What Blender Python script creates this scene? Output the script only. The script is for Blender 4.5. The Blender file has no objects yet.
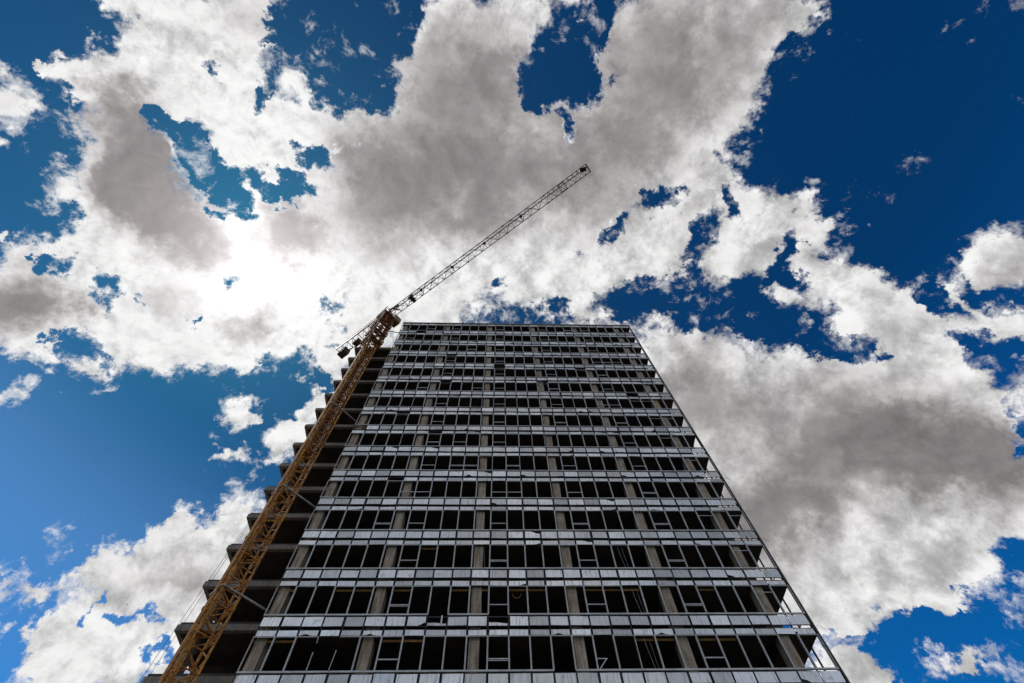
import bpy, math, random
from mathutils import Vector, Matrix

R = math.radians
rng = random.Random(7)
scene = bpy.context.scene
COL = scene.collection

# ------------------------------------------------------------------ helpers
def tag(o, label=None, cat=None, group=None, kind=None):
    if label: o["label"] = label
    if cat: o["category"] = cat
    if group: o["group"] = group
    if kind: o["kind"] = kind
    return o

def empty(name, loc):
    o = bpy.data.objects.new(name, None)
    o.empty_display_size = 0.5
    o.location = loc
    COL.objects.link(o)
    return o

class MB:
    """collects boxes, bars and sheets, then links them as ONE mesh object"""
    def __init__(s): s.v = []; s.f = []
    def box(s, x0, x1, y0, y1, z0, z1):
        b = len(s.v)
        s.v += [(x0,y0,z0),(x1,y0,z0),(x1,y1,z0),(x0,y1,z0),(x0,y0,z1),(x1,y0,z1),(x1,y1,z1),(x0,y1,z1)]
        s.f += [(b,b+3,b+2,b+1),(b+4,b+5,b+6,b+7),(b,b+1,b+5,b+4),(b+1,b+2,b+6,b+5),(b+2,b+3,b+7,b+6),(b+3,b,b+4,b+7)]
        return s
    def bar(s, p, q, w, h=None, up=(0,0,1)):
        """square-section bar from p to q"""
        h = h or w
        p, q = Vector(p), Vector(q)
        d = (q-p).normalized()
        u = Vector(up)
        if abs(d.dot(u)) > .95: u = Vector((1,0,0)) if abs(d.x) < .9 else Vector((0,1,0))
        a = d.cross(u).normalized(); c = a.cross(d).normalized()
        b = len(s.v)
        for e in (p, q):
            for i, j in ((-1,-1),(1,-1),(1,1),(-1,1)):
                s.v.append(tuple(e + a*(i*w/2) + c*(j*h/2)))
        s.f += [(b,b+1,b+2,b+3),(b+7,b+6,b+5,b+4),(b,b+4,b+5,b+1),(b+1,b+5,b+6,b+2),(b+2,b+6,b+7,b+3),(b+3,b+7,b+4,b)]
        return s
    def tube(s, pts, r, n=8):
        pts = [Vector(p) for p in pts]
        b = len(s.v)
        for k, p in enumerate(pts):
            d = (pts[min(k+1,len(pts)-1)] - pts[max(k-1,0)]).normalized()
            u = Vector((0,0,1)) if abs(d.z) < .9 else Vector((1,0,0))
            a = d.cross(u).normalized(); c = a.cross(d)
            for i in range(n):
                t = 2*math.pi*i/n
                s.v.append(tuple(p + (a*math.cos(t) + c*math.sin(t))*r))
        for k in range(len(pts)-1):
            for i in range(n):
                j = (i+1) % n
                s.f.append((b+k*n+i, b+k*n+j, b+(k+1)*n+j, b+(k+1)*n+i))
        s.f.append(tuple(b+i for i in range(n))[::-1])
        s.f.append(tuple(b+(len(pts)-1)*n+i for i in range(n)))
        return s
    def panel(s, x0, x1, z0, z1, y, th, r, bow=.012, torn=None):
        """a thin dented cladding sheet with a return at the bottom; torn = corner cut away"""
        nx, nz = 5, 3
        tx, tz, off = r.gauss(0,.010), r.gauss(0,.018), r.gauss(0,.006)
        ph = [r.uniform(0,6.28) for _ in range(3)]
        def dy(i, j):
            u, w = i/nx-.5, j/nz-.5
            return y + off + tx*u + tz*w + bow*(math.sin(5*u+ph[0])*math.cos(3*w+ph[1])) + r.gauss(0,.0015)
        b = len(s.v)
        for side in (0, 1):
            r2 = random.Random(int(x0*97+z0*31))
            for j in range(nz+1):
                for i in range(nx+1):
                    x = x0+(x1-x0)*i/nx; z = z0+(z1-z0)*j/nz
                    if torn == 0 and j == 0 and i <= 1: z += (z1-z0)*(.42-.2*i); x += .03
                    if torn == 1 and j == 0 and i >= nx-1: z += (z1-z0)*(.12+.3*(i-nx+1)); x -= .04
                    if torn == 2 and j == nz and i >= nx-2: z -= (z1-z0)*.16*(i-nx+3)
                    if torn == 3 and j == 0 and 1 <= i <= 3: z += (z1-z0)*(.12, .42, .08)[i-1]
                    uu, ww = i/nx-.5, j/nz-.5
                    yy = y + off + tx*uu + tz*ww + bow*(math.sin(5*uu+ph[0])*math.cos(3*ww+ph[1]))
                    s.v.append((x, yy + side*th, z))
        m = (nx+1)*(nz+1); W = nx+1
        for j in range(nz):
            for i in range(nx):
                k = b+j*W+i
                s.f.append((k, k+1, k+W+1, k+W))
                s.f.append((k+m, k+m+W, k+m+W+1, k+m+1))
        edge = [i for i in range(nx)]
        for i in range(nx):
            k = b+i; s.f.append((k, k+m, k+m+1, k+1))
            k = b+nz*W+i; s.f.append((k, k+1, k+m+1, k+m))
        for j in range(nz):
            k = b+j*W; s.f.append((k, k+W, k+m+W, k+m))
            k = b+j*W+nx; s.f.append((k, k+m, k+m+W, k+W))
        return s
    def build(s, name, mat, parent=None, loc=None):
        me = bpy.data.meshes.new(name)
        me.from_pydata(s.v, [], s.f)
        me.materials.append(mat)
        me.update()
        o = bpy.data.objects.new(name, me)
        COL.objects.link(o)
        if parent is not None: o.parent = parent
        if loc is not None: o.location = loc
        return o

# ------------------------------------------------------------------ node helpers
class NT:
    def __init__(s, tree): s.t = tree; s.n = tree.nodes; s.l = tree.links
    def new(s, kind, **kw):
        n = s.n.new(kind)
        for k, v in kw.items(): setattr(n, k, v)
        return n
    def put(s, sock, v):
        if isinstance(v, bpy.types.NodeSocket): s.l.new(v, sock)
        else: sock.default_value = v
    def math(s, op, a, b=None, c=None, clamp=False):
        n = s.new("ShaderNodeMath", operation=op); n.use_clamp = clamp
        s.put(n.inputs[0], a)
        if b is not None: s.put(n.inputs[1], b)
        if c is not None: s.put(n.inputs[2], c)
        return n.outputs[0]
    def vmath(s, op, a, b=None, scale=None):
        n = s.new("ShaderNodeVectorMath", operation=op)
        s.put(n.inputs[0], a)
        if b is not None: s.put(n.inputs[1], b)
        if scale is not None: s.put(n.inputs["Scale"], scale)
        return n.outputs["Value"] if op in ("DOT_PRODUCT", "LENGTH", "DISTANCE") else n.outputs[0]
    def noise(s, vec, scale, detail=4, rough=.55, lac=2.0, dist=0.0, out="Fac"):
        n = s.new("ShaderNodeTexNoise")
        s.l.new(vec, n.inputs["Vector"])
        n.inputs["Scale"].default_value = scale; n.inputs["Detail"].default_value = detail
        n.inputs["Roughness"].default_value = rough; n.inputs["Lacunarity"].default_value = lac
        n.inputs["Distortion"].default_value = dist
        return n.outputs[out]
    def smooth(s, v, a, b, lo=0.0, hi=1.0):
        n = s.new("ShaderNodeMapRange", interpolation_type="SMOOTHSTEP")
        s.put(n.inputs[0], v)
        for i, x in ((1,a),(2,b),(3,lo),(4,hi)): s.put(n.inputs[i], x)
        return n.outputs[0]
    def mix(s, f, a, b, mode="MIX"):
        n = s.new("ShaderNodeMix", data_type="RGBA", blend_type=mode)
        s.put(n.inputs[0], f); s.put(n.inputs[6], a); s.put(n.inputs[7], b)
        return n.outputs[2]
    def mapping(s, vec, loc=(0,0,0), rot=(0,0,0), scale=(1,1,1), kind="POINT"):
        n = s.new("ShaderNodeMapping", vector_type=kind)
        s.l.new(vec, n.inputs[0])
        n.inputs[1].default_value = loc; n.inputs[2].default_value = rot; n.inputs[3].default_value = scale
        return n.outputs[0]

def rgb(*c): return (c[0], c[1], c[2], 1.0)

def material(name):
    m = bpy.data.materials.new(name); m.use_nodes = True
    nt = NT(m.node_tree)
    bs = m.node_tree.nodes["Principled BSDF"]
    geo = nt.new("ShaderNodeNewGeometry")
    return m, nt, bs, geo.outputs["Position"]

def weathered(name, c0, c1, scale=1.2, streak=0.5, rough=.85, metal=0.0, bump=.15, rust=None, spec=.4):
    m, nt, bs, pos = material(name)
    n1 = nt.noise(pos, scale, 6, .62)
    n2 = nt.noise(nt.mapping(pos, scale=(7,7,.55)), 1.0, 5, .6)      # runs of dirt down the face
    n3 = nt.noise(pos, scale*9, 4, .6)
    f = nt.math("ADD", nt.math("MULTIPLY", n1, 1.0-streak), nt.math("MULTIPLY", n2, streak))
    f = nt.smooth(f, .33, .68)
    c = nt.mix(f, rgb(*c0), rgb(*c1))
    c = nt.mix(nt.smooth(n3, .35, .75, 0, .45), c, rgb(*[x*.55 for x in c0]))
    if rust:
        c = nt.mix(nt.smooth(nt.noise(pos, scale*2.3, 7, .68), .47, .60, 0, rust[1]), c, rgb(*rust[0]))
    nt.put(bs.inputs["Base Color"], c)
    bs.inputs["Roughness"].default_value = rough
    bs.inputs["Metallic"].default_value = metal
    bs.inputs["Specular IOR Level"].default_value = spec
    if bump:
        b = nt.new("ShaderNodeBump"); b.inputs["Strength"].default_value = bump; b.inputs["Distance"].default_value = .02
        nt.put(b.inputs["Height"], nt.math("ADD", n3, n1)); nt.l.new(b.outputs[0], bs.inputs["Normal"])
    return m

def panel_metal(name):
    m, nt, bs, pos = material(name)
    # every sheet has its own tone: white noise on its cell in the grid
    cell = nt.vmath("FLOOR", nt.mapping(pos, loc=(0,0,-17.5/1.65), scale=(1/1.2, 0, 1/1.65)))
    wn = nt.new("ShaderNodeTexWhiteNoise", noise_dimensions="3D"); nt.l.new(cell, wn.inputs["Vector"])
    tone = wn.outputs["Value"]
    base = nt.mix(tone, rgb(.50,.49,.475), rgb(1.0,.985,.955))
    st = nt.noise(nt.mapping(pos, scale=(11,1,.7)), 1.0, 5, .65)
    base = nt.mix(nt.smooth(st, .48, .72, 0, .65), base, rgb(.26,.265,.27))
    bl = nt.noise(pos, 1.7, 6, .65)
    base = nt.mix(nt.smooth(bl, .55, .72, 0, .6), base, rgb(.30,.285,.26))
    rs = nt.noise(nt.mapping(pos, scale=(5,1,.45)), 1.0, 6, .7)
    base = nt.mix(nt.smooth(rs, .60, .74, 0, .7), base, rgb(.22,.13,.075))
    nt.put(bs.inputs["Base Color"], base)
    bs.inputs["Metallic"].default_value = .65
    nt.put(bs.inputs["Roughness"], nt.smooth(st, .3, .7, .30, .52))
    b = nt.new("ShaderNodeBump"); b.inputs["Strength"].default_value = .12; b.inputs["Distance"].default_value = .02
    nt.put(b.inputs["Height"], nt.noise(pos, 3.2, 3, .5)); nt.l.new(b.outputs[0], bs.inputs["Normal"])
    return m

M = dict(
    column = weathered("column_concrete", (.22,.15,.10), (.60,.465,.35), 1.1, .65),
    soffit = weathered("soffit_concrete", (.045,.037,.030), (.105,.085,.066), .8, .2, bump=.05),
    beam   = weathered("beam_concrete", (.18,.15,.125), (.36,.31,.26), 1.0, .5),
    panel  = panel_metal("cladding_sheet"),
    frame  = weathered("aluminium_frame", (.44,.43,.41), (.68,.665,.64), 1.6, .3, .5, .35, 0),
    steel  = weathered("dark_steel", (.035,.035,.037), (.09,.085,.08), 1.5, .4, .6, .3, 0),
    timber = weathered("orange_timber", (.30,.13,.035), (.50,.25,.08), 3.0, .2, .8, 0, .1),
    yellow = weathered("yellow_paint", (.24,.09,.018), (.84,.36,.045), 2.0, .5, .8, 0, .05, ((.12,.05,.022), .8)),
    rustbrown = weathered("brown_rust", (.20,.075,.025), (.40,.17,.06), 1.8, .4, .75, 0, .05, ((.06,.028,.016), .8)),
    jibgrey = weathered("weathered_grey_steel", (.32,.30,.28), (.58,.55,.51), 2.0, .3, .55, .1, 0, ((.12,.06,.035), .6)),
    cweight = weathered("counterweight_concrete", (.07,.045,.035), (.16,.11,.085), 1.4, .4),
    black  = weathered("black_cable", (.012,.012,.012), (.03,.03,.03), 4, .2, .6, 0, 0),
    ground = weathered("asphalt_ground", (.032,.032,.033), (.06,.058,.055), .35, 0.0, .9, 0, .2),
    paving = weathered("concrete_paving", (.10,.098,.092), (.17,.165,.155), .8, 0.0, .9, 0, .2),
)

def glass():
    m, nt, bs, pos = material("cab_glass")
    bs.inputs["Base Color"].default_value = rgb(.02,.025,.03); bs.inputs["Roughness"].default_value = .08
    return m
M["glass"] = glass()

# ------------------------------------------------------------------ camera
F_PX, YAW, PITCH, ROLL = 492.0, 0.06760963, 1.14537373, -0.04954921
G0 = 18.351                                   # height of the lowest window sill in view above the ground
CAM = Vector((13.59733, -26.95769, G0-16.751))
cy, sy, cp, sp, cr, sr = math.cos(YAW), math.sin(YAW), math.cos(PITCH), math.sin(PITCH), math.cos(ROLL), math.sin(ROLL)
RT = Vector((cy,-sy,0)); UP = Vector((-sp*sy,-sp*cy,cp)); FW = Vector((cp*sy,cp*cy,sp))
cx_, cy_ = RT*cr+UP*sr, UP*cr-RT*sr
cam = bpy.data.cameras.new("camera"); camo = bpy.data.objects.new("camera", cam); COL.objects.link(camo)
mw = Matrix((cx_, cy_, -FW)).transposed().to_4x4(); mw.translation = CAM
camo.matrix_world = mw
cam.sensor_width = 36; cam.lens = F_PX/1024*36; cam.clip_start = .1; cam.clip_end = 9000
scene.camera = camo

# ------------------------------------------------------------------ ground
g = MB(); g.v = [(-4000,-4000,0),(4000,-4000,0),(4000,4000,0),(-4000,4000,0)]; g.f = [(0,1,2,3)]
tag(g.build("ground", M["ground"]), "dark asphalt ground around the tower", "ground", kind="structure")
tag(MB().box(-18,44,-9,34,-.2,.13).build("pavement", M["paving"]), "raised concrete pavement at the foot of the tower", "pavement", kind="structure")

# ------------------------------------------------------------------ the unfinished tower
MODW, FH, NX = 1.2, 3.3, 27
W = NX*MODW
LOW, TOP = -4, 14                               # storeys; 0..14 are in view
def sill(n): return G0 + FH*n
def floor_z(n): return G0 + 2.30 + FH*n         # floor above window row n

tower = tag(empty("unfinished_tower", (0,0,0)),
    "tall unfinished concrete tower with rows of empty windows and grey metal panels", "building")
P = tower

DEPTH = 17.0
for n in range(LOW-1, TOP+1):
    z = floor_z(n)
    m = MB().box(.12, W+.10, .22, DEPTH, z-.25, z)
    for k in range(6):                          # downstand beams running back from each column
        xc = 6.0*k+.43
        m.box(xc-.17, xc+.17, .75, DEPTH-.05, z-.62, z-.252)
    m.box(.14, W-.12, 3.2, 3.5, z-.58, z-.253)
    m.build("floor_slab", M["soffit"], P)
    # the lower wing behind and to the left of the facade
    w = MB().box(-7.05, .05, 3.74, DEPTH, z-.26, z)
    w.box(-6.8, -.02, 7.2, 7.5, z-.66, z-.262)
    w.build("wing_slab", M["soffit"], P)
    e = MB().box(-7.1, .10, 3.6, 3.92, z-.67, z-.245)
    e.box(-7.1, -6.82, 3.922, DEPTH-.02, z-.66, z-.247)
    e.build("edge_beam", M["beam"], P)

for k in range(6):
    xc = 6.0*k+.43
    m = MB().box(xc-.30, xc+.30, .18, .86, .12, floor_z(TOP)-.02)
    for n in range(LOW, TOP+1):                 # rough joint left by the formwork under each slab
        m.box(xc-.315, xc+.315, .172, .87, sill(n)+1.62, sill(n)+1.66)
    m.build("column", M["column"], P)
for k in range(3):
    m = MB()
    for n in range(LOW-1, TOP+1):
        z1 = floor_z(n)-.67; z0 = 0.12 if n == LOW-1 else floor_z(n-1)+.002
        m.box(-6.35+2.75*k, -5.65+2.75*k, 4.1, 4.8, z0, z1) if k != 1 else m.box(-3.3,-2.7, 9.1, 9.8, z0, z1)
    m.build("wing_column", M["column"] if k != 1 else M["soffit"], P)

light_block = MB().box(.3, W-.3, DEPTH-.35, DEPTH-.05, .12, floor_z(TOP)-.01)  # added wall out of view, keeps sunlight from entering at the back
light_block.build("light_block_wall", M["soffit"], P)
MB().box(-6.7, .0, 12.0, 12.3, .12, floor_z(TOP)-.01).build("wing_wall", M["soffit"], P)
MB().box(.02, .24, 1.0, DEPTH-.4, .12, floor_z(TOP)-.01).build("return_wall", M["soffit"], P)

# --- glazing grid: ribs, window frames, rails
broken_mull = {(3,0),(4,0),(8,1),(11,1),(20,3)}    # (gridline, row) where the rib is gone
for i in range(NX+1):
    m = MB(); x = i*MODW
    w_ = .05 if 0 < i < NX else .08
    for n in range(LOW, TOP+1):
        s = sill(n)
        m.box(x-w_/2, x+w_/2, .05, .17, s-.98, s-.02)              # through the spandrel below
        if (i, n) not in broken_mull:
            m.box(x-.02, x+.02, .06, .14, s-.0205, s+2.3205)
        else:                                                      # the rib is broken away here: a new length starts above
            m.build("mullion", M["steel"], P); m = MB()
    m.box(x-w_/2, x+w_/2, .05, .17, sill(TOP)+2.319, sill(TOP)+2.66)
    m.build("mullion", M["steel"], P)
MB().box(W+.045, W+.16, -.03, .17, sill(LOW)-1, sill(TOP)+2.62).build("corner_post", M["steel"], P)

def frame_mesh(m, i, n, r):
    """aluminium frame of the window between gridlines i and i+1 in row n"""
    x0, x1, s = i*MODW, (i+1)*MODW, sill(n)
    jw = .036
    lost = set()
    u = r.random()
    if u < (.05 if n < 4 else .12): lost = {r.choice("LRT")} if n < 4 else set(r.sample("LRTB", r.choice((1,1,2,3))))
    if (i,n) in {(2,0),(3,0),(4,0)}: lost = {"R"} if i == 2 else ({"L","R","T"} if i == 3 else {"L"})
    if (i,n) == (14,0): lost = {"B"}; u = .5
    if (i,n) in {(8,1),(11,1)}: lost = {"B"}
    hh = s+1.985
    if "L" not in lost: m.box(x0+.004, x0+.004+jw, -.045, .045, s+.012, hh)
    if "R" not in lost: m.box(x1-.004-jw, x1-.004, -.045, .045, s+.012, hh)
    if "T" not in lost and u < .75: m.box(x0+.042, x1-.042, -.03, .03, hh-.06, hh-.012)
    if "B" not in lost: m.box(x0+.042, x1-.042, -.035, .035, s+.014, s+.055)
    if i == 2 and n == 0:
        m.bar((x1, 0, s+.03), (x1+.03,-.02, s+1.05), .04); m.bar((x1+.06,-.03,s+1.55),(x1+.02,0,hh), .035)
    if i == 3 and n == 0:
        m.bar((x1-.04, .05, s+.12), (x1+.05,.02, s+1.2), .035)
    if i >= 22 and u > .8: m.box(x0+.05, x1-.05, -.02,.02, s+1.45, s+1.49)
    return m

def transom_mesh(i, n):
    x0, x1, s = i*MODW, (i+1)*MODW, sill(n)
    m = MB()
    if i == 16 and n == 0:                       # broken vent bar hanging loose
        m.bar((x0+.05,-.01,s+.62),(x0+.62,-.03,s+.60), .05); m.bar((x0+.55,-.03,s+.58),(x0+.1,-.02,s+.05), .05)
        return m
    m.box(x0+.05, x1-.05, -.05, .01, s+.60, s+.66)
    if rng.random() < .3: m.box(x0+.05, x1-.05, -.05, .01, s+.52, s+.555)
    return m

VENTS = (6, 11, 16, 21)
frames_left = MB(); vents_left = MB(); count = 0
for n in list(range(0, TOP+1)) + list(range(LOW, 0)):
    for i in range(NX):
        r = random.Random(i*131+n*977+5)
        vent = i in VENTS or (n > 2 and r.random() < .07)
        if r.random() < .1 and not (i in VENTS and n < 3): vent = False
        if count < 100 and n >= 0:
            o = frame_mesh(MB(), i, n, r).build("window_frame", M["frame"], P); count += 1
            if vent: transom_mesh(i, n).build("vent_bar", M["frame"], o)
        else:
            frame_mesh(frames_left, i, n, r)
            if vent:
                t = transom_mesh(i, n); b = len(frames_left.v)
                frames_left.v += t.v; frames_left.f += [tuple(k+b for k in f) for f in t.f]
tag(frames_left.build("window_frame", M["frame"], P), "grey window frames of the upper storeys", kind="stuff")

for n in range(LOW, TOP+1):
    s = sill(n)
    m = MB(); holes = {(8,1),(11,1),(14,0)}
    i = 0
    while i < NX:
        j = i
        while j < NX and (j, n) not in holes: j += 1
        if j > i: m.box(i*MODW+.0, j*MODW, -.06, .03, s-.055, s+.008)
        i = j+1
    m.build("sill_rail", M["frame"], P)
    h = MB().box(0, W, .02, .05, s-.16, s-.10)
    h.box(0, W, .02, .05, s-.74, s-.70)
    h.box(0, W, -.005, .05, s+2.335, s+2.375)
    h.box(0, W, .03, .06, s+1.99, s+2.02)
    h.build("cladding_rail", M["steel"], P)

# --- cladding sheets
sheets_left = MB(); count = 0
order = []
for n in range(0, TOP+1):
    order += [(i, n, 0) for i in range(NX)]        # sheet below the sill of row n
    order += [(i, n, 1) for i in range(NX)]        # sheet above the head of row n
for n in range(LOW, 0):
    order += [(i, n, 0) for i in range(NX)] + [(i, n, 1) for i in range(NX)]
gone = {(8,1,0),(11,1,0)}
for i, n, up in order:
    if (i, n, up) in gone: continue
    r = random.Random(i*57+n*911+up*77)
    x0, x1, s = i*MODW+.045+.05*r.random()**2, (i+1)*MODW-.045-.05*r.random()**2, sill(n)
    if up: z0, z1 = s+2.0+r.uniform(-.01,.012), s+2.33
    else: z0, z1 = s-.71+r.uniform(-.012,.012), s-.14
    u = r.random(); torn = int(u*57) if u < .07 else None
    if (i,n,up) in {(2,0,1),(14,0,1),(19,0,1),(5,0,1)}: torn = 3
    if n > 3 and r.random() < .03: continue
    tgt = MB() if count < 100 else sheets_left
    tgt.panel(x0, x1, z0, z1, -.015, .012, r, bow=.006, torn=torn)
    if count < 100:
        tgt.build("cladding_panel", M["panel"], P); count += 1
for i, z0, z1 in ((8, -.71, -.5), (11, -.71, -.5)):     # torn stumps of two lost sheets
    sheets_left.panel(i*MODW+.05, (i+1)*MODW-.05, sill(1)+z0, sill(1)+z1, -.012, .012, random.Random(i), torn=2)
sheets_left.panel(8*MODW+.82, 9*MODW-.3, sill(1)-.6, sill(1)-.05, -.012, .012, random.Random(3))
tag(sheets_left.build("cladding_panel", M["panel"], P), "metal cladding sheets of the upper storeys", kind="stuff")

# --- orange timber boards left under the slab edges
for n, runs in ((0, ((0,1),(6,7),(18,19),(21,22))), (1, ((0,0),(3,4),(6,6),(9,10),(12,13),(16,18),(22,22))), (2, ((7,7),))):
    for a, b in runs:
        for i in range(a, b+1):
            MB().box(i*MODW+.02, (i+1)*MODW-.02, .24, .29, sill(n)+1.80, sill(n)+1.93).build("lintel_board", M["timber"], P)

# --- hanging scraps and loose cables seen in the windows of the middle bays
for i, n, dx in ((10,1,.4),(10,2,.5),(18,0,.6),(18,1,.7),(10,0,.15),(18,2,.5)):
    x = i*MODW+dx; s = sill(n)
    m = MB().tube([(x,.2,s+2.0),(x+.05,.16,s+1.2),(x+.16,.14,s+.3),(x+.22,.12,s-.1)], .012, 5)
    m.tube([(x+.3,.25,s+2.0),(x+.34,.2,s+1.0),(x+.4,.2,s+.1)], .010, 5)
    m.build("loose_cable", M["jibgrey"], P)
m = MB(); c0 = (12*MODW+.55, .3, sill(1)+1.62)
m.tube([(c0[0]+.28*math.cos(t/12*math.pi), .25, c0[2]-.33*math.sin(t/12*math.pi)) for t in range(13)], .018, 6)
m.build("loose_cable", M["timber"], P)

# --- right-hand corner: open side frame
for k in (1,):
    MB().box(W-.04, W+.05, 1.2*k, 1.2*k+.08, sill(LOW), floor_z(TOP)+.5).build("side_mullion", M["steel"], P)
for n in range(LOW, TOP+1):
    s = sill(n)
    m = MB().box(W+.0, W+.04, .17, 3.7, s-.06, s-.01)
    m.build("side_rail", M["steel"], P)
for dz in (2.4, 9.0, 15.6):                     # wisps of torn netting at the corner post
    x = W+.14; z = sill(0)+dz
    MB().tube([(x,-.03,z),(x+.18,-.05,z+.12),(x+.34,-.02,z+.06),(x+.52,.0,z-.12)], .010, 5).tube(
        [(x,-.03,z-.1),(x+.22,-.06,z-.05),(x+.4,-.04,z-.22)], .008, 5).build("loose_cable", M["jibgrey"], P)

# --- roof edge
zr = floor_z(TOP)
m = MB().box(-.05, W+.1, .065, .216, zr-.20, zr+.50)
m.box(-.05, .25, .302, DEPTH, zr+.06, zr+.49); m.box(W-.2, W+.1, .302, DEPTH, zr+.06, zr+.49)
m.build("parapet", M["beam"], P)
MB().box(-.08, W+.13, -.06, .34, zr+.50, zr+.56).build("coping", M["frame"], P)
for i in range(0, NX, 1):
    pass
for x, h, t in ((14.6,2.2,.05),(20.2,2.0,.05),(21.1,1.5,.045),(27.0,2.8,.055),(27.9,2.4,.05),(31.6,2.4,.05),(8.4,1.2,.045)):
    m = MB().tube([(x,.28,zr+.55),(x,.28,zr+.56+h)], t, 6)
    m.box(x-.12, x+.12, .24, .32, zr+.56+h-.22, zr+.56+h-.16)
    m.build("roof_rod", M["steel"], P)
m = MB()
for i in range(0, 28, 3): m.bar((i*MODW+.1,.75,zr),(i*MODW+.1,.75,zr+1.15), .045)
m.bar((0.1,.75,zr+1.15),(W-.1,.75,zr+1.15), .04); m.bar((0.1,.75,zr+.8),(W-.1,.75,zr+.8), .03)
m.build("roof_railing", M["steel"], P)

# --- street-level storey
m = MB()
for k in range(5):
    m.box(6.0*k+1.0, 6.0*(k+1)-.05, .5, .75, .12, 3.6)
m.build("shopfront_wall", M["beam"], P)

# ------------------------------------------------------------------ the tower crane
crane = tag(empty("tower_crane", (-2.72,-.20,0)),
    "rusty yellow tower crane with lattice mast and long grey jib beside the tower", "crane")
A = math.atan2(.73, .68)                        # the mast stands turned against the facade
u1 = Vector((math.cos(A), math.sin(A), 0)); u2 = Vector((-math.sin(A), math.cos(A), 0))
def cl(a, b, z): return tuple(u1*a + u2*b + Vector((0,0,z)))      # crane-local point (parented to the Empty)
HW = .60
def lattice_mast(m, z0, z1, hw, pitch, leg=.115, web=.06, k=True):
    for a, b in ((-1,-1),(1,-1),(1,1),(-1,1)):
        m.bar(cl(a*hw,b*hw,z0), cl(a*hw,b*hw,z1), leg, up=tuple(u1))
    nb = max(1, round((z1-z0)/pitch)); h = (z1-z0)/nb
    cs = ((-1,-1),(1,-1),(1,1),(-1,1))
    for f in range(4):
        p, q = cs[f], cs[(f+1)%4]
        for j in range(nb):
            za = z0+j*h
            m.bar(cl(p[0]*hw,p[1]*hw,za+.03), cl(q[0]*hw,q[1]*hw,za+.03), web)
            if k:
                m.bar(cl(q[0]*hw,q[1]*hw,za+.06), cl(p[0]*hw,p[1]*hw,za+h*.5), web)
                m.bar(cl(p[0]*hw,p[1]*hw,za+h*.5), cl(q[0]*hw,q[1]*hw,za+h-.02), web)
            else:
                m.bar(cl(p[0]*hw,p[1]*hw,za+.05), cl(q[0]*hw,q[1]*hw,za+h-.03), web)
    return m
MT = G0+41.2                                    # top of the plain mast
NS = 11
for j in range(NS):
    z0, z1 = .13+(MT-.13)*j/NS, .13+(MT-.13)*(j+1)/NS
    m = lattice_mast(MB(), z0, z1-.02, HW, 1.8)
    for a, b in ((-1,-1),(1,-1),(1,1),(-1,1)):       # splice sleeves
        p = cl(a*HW,b*HW,0); m.box(p[0]-.085,p[0]+.085,p[1]-.085,p[1]+.085, z0+.05, z0+.30)
    m.build("mast_section", M["yellow"], crane)
m = MB()                                        # ladder and its landings inside the mast
for s_ in (-1, 1): m.bar(cl(-.30,.20*s_-.05,.2), cl(-.30,.20*s_-.05,MT), .045)
z = .5
while z < MT-.3:
    m.bar(cl(-.30,-.25,z), cl(-.30,.15,z), .03); z += .33
m.build("ladder", M["yellow"], crane)
z = 4.0
while z < MT-2:
    b = MB(); q = [cl(-.52,-.5,z), cl(.02,-.5,z), cl(.02,.5,z), cl(-.52,.5,z)]
    b.v = [tuple(p) for p in q]+[(p[0],p[1],p[2]+.03) for p in q]
    b.f = [(3,2,1,0),(4,5,6,7),(0,1,5,4),(1,2,6,5),(2,3,7,6),(3,0,4,7)]
    b.build("landing", M["rustbrown"], crane); z += 5.4
m = MB()                                        # cable duct on the sunny side of the mast
m.bar(cl(-.74,-.30,.2), cl(-.74,-.30,MT), .12, .12, up=tuple(u1))
m.bar(cl(-.70,.22,.2), cl(-.70,.22,MT), .07, .07, up=tuple(u1))
m.build("cable_duct", M["yellow"], crane)

m = lattice_mast(MB(), MT-22, MT-.2, .40, 1.3, .11, .07, k=False)
m.build("inner_mast", M["rustbrown"], crane)
# climbing frame
cf0, cf1 = MT-1.2, G0+50.2
m = lattice_mast(MB(), cf0, cf1, .86, 1.55, .16, .10, k=False)
m.build("climbing_frame", M["rustbrown"], crane)
for j, z in enumerate((cf0+1.0, cf0+3.6, cf0+6.2, cf1-.15)):
    b = MB(); s_ = 1.02
    # ring of decking round the mast
    for a0,a1,b0,b1 in ((-s_,s_,-s_,-.66),(-s_,s_,.66,s_),(-s_,-.66,-.658,.658),(.66,s_,-.658,.658)):
        q = [cl(a0,b0,z),cl(a1,b0,z),cl(a1,b1,z),cl(a0,b1,z)]; k = len(b.v)
        b.v += [tuple(p) for p in q]+[(p[0],p[1],p[2]+.05) for p in q]
        b.f += [tuple(k+t for t in f) for f in ((3,2,1,0),(4,5,6,7),(0,1,5,4),(1,2,6,5),(2,3,7,6),(3,0,4,7))]
    for c0, c1 in (((-1,-1),(1,-1)),((1,-1),(1,1)),((1,1),(-1,1)),((-1,1),(-1,-1))):
        for hz in (.55, 1.1): b.bar(cl(c0[0]*s_,c0[1]*s_,z+hz), cl(c1[0]*s_,c1[1]*s_,z+hz), .05)
        b.bar(cl(c0[0]*s_,c0[1]*s_,z), cl(c0[0]*s_,c0[1]*s_,z+1.1), .05)
    b.build("work_platform", M["rustbrown"], crane)
m = MB()
for a0, b0 in ((.80,-.2),(-.2,-.80),(-.80,.25)):     # jacks and sheeted sides
    m.bar(cl(a0,b0,cf0+.6), cl(a0,b0,cf1-1.0), .22)
m.build("climbing_jack", M["rustbrown"], crane)
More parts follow.
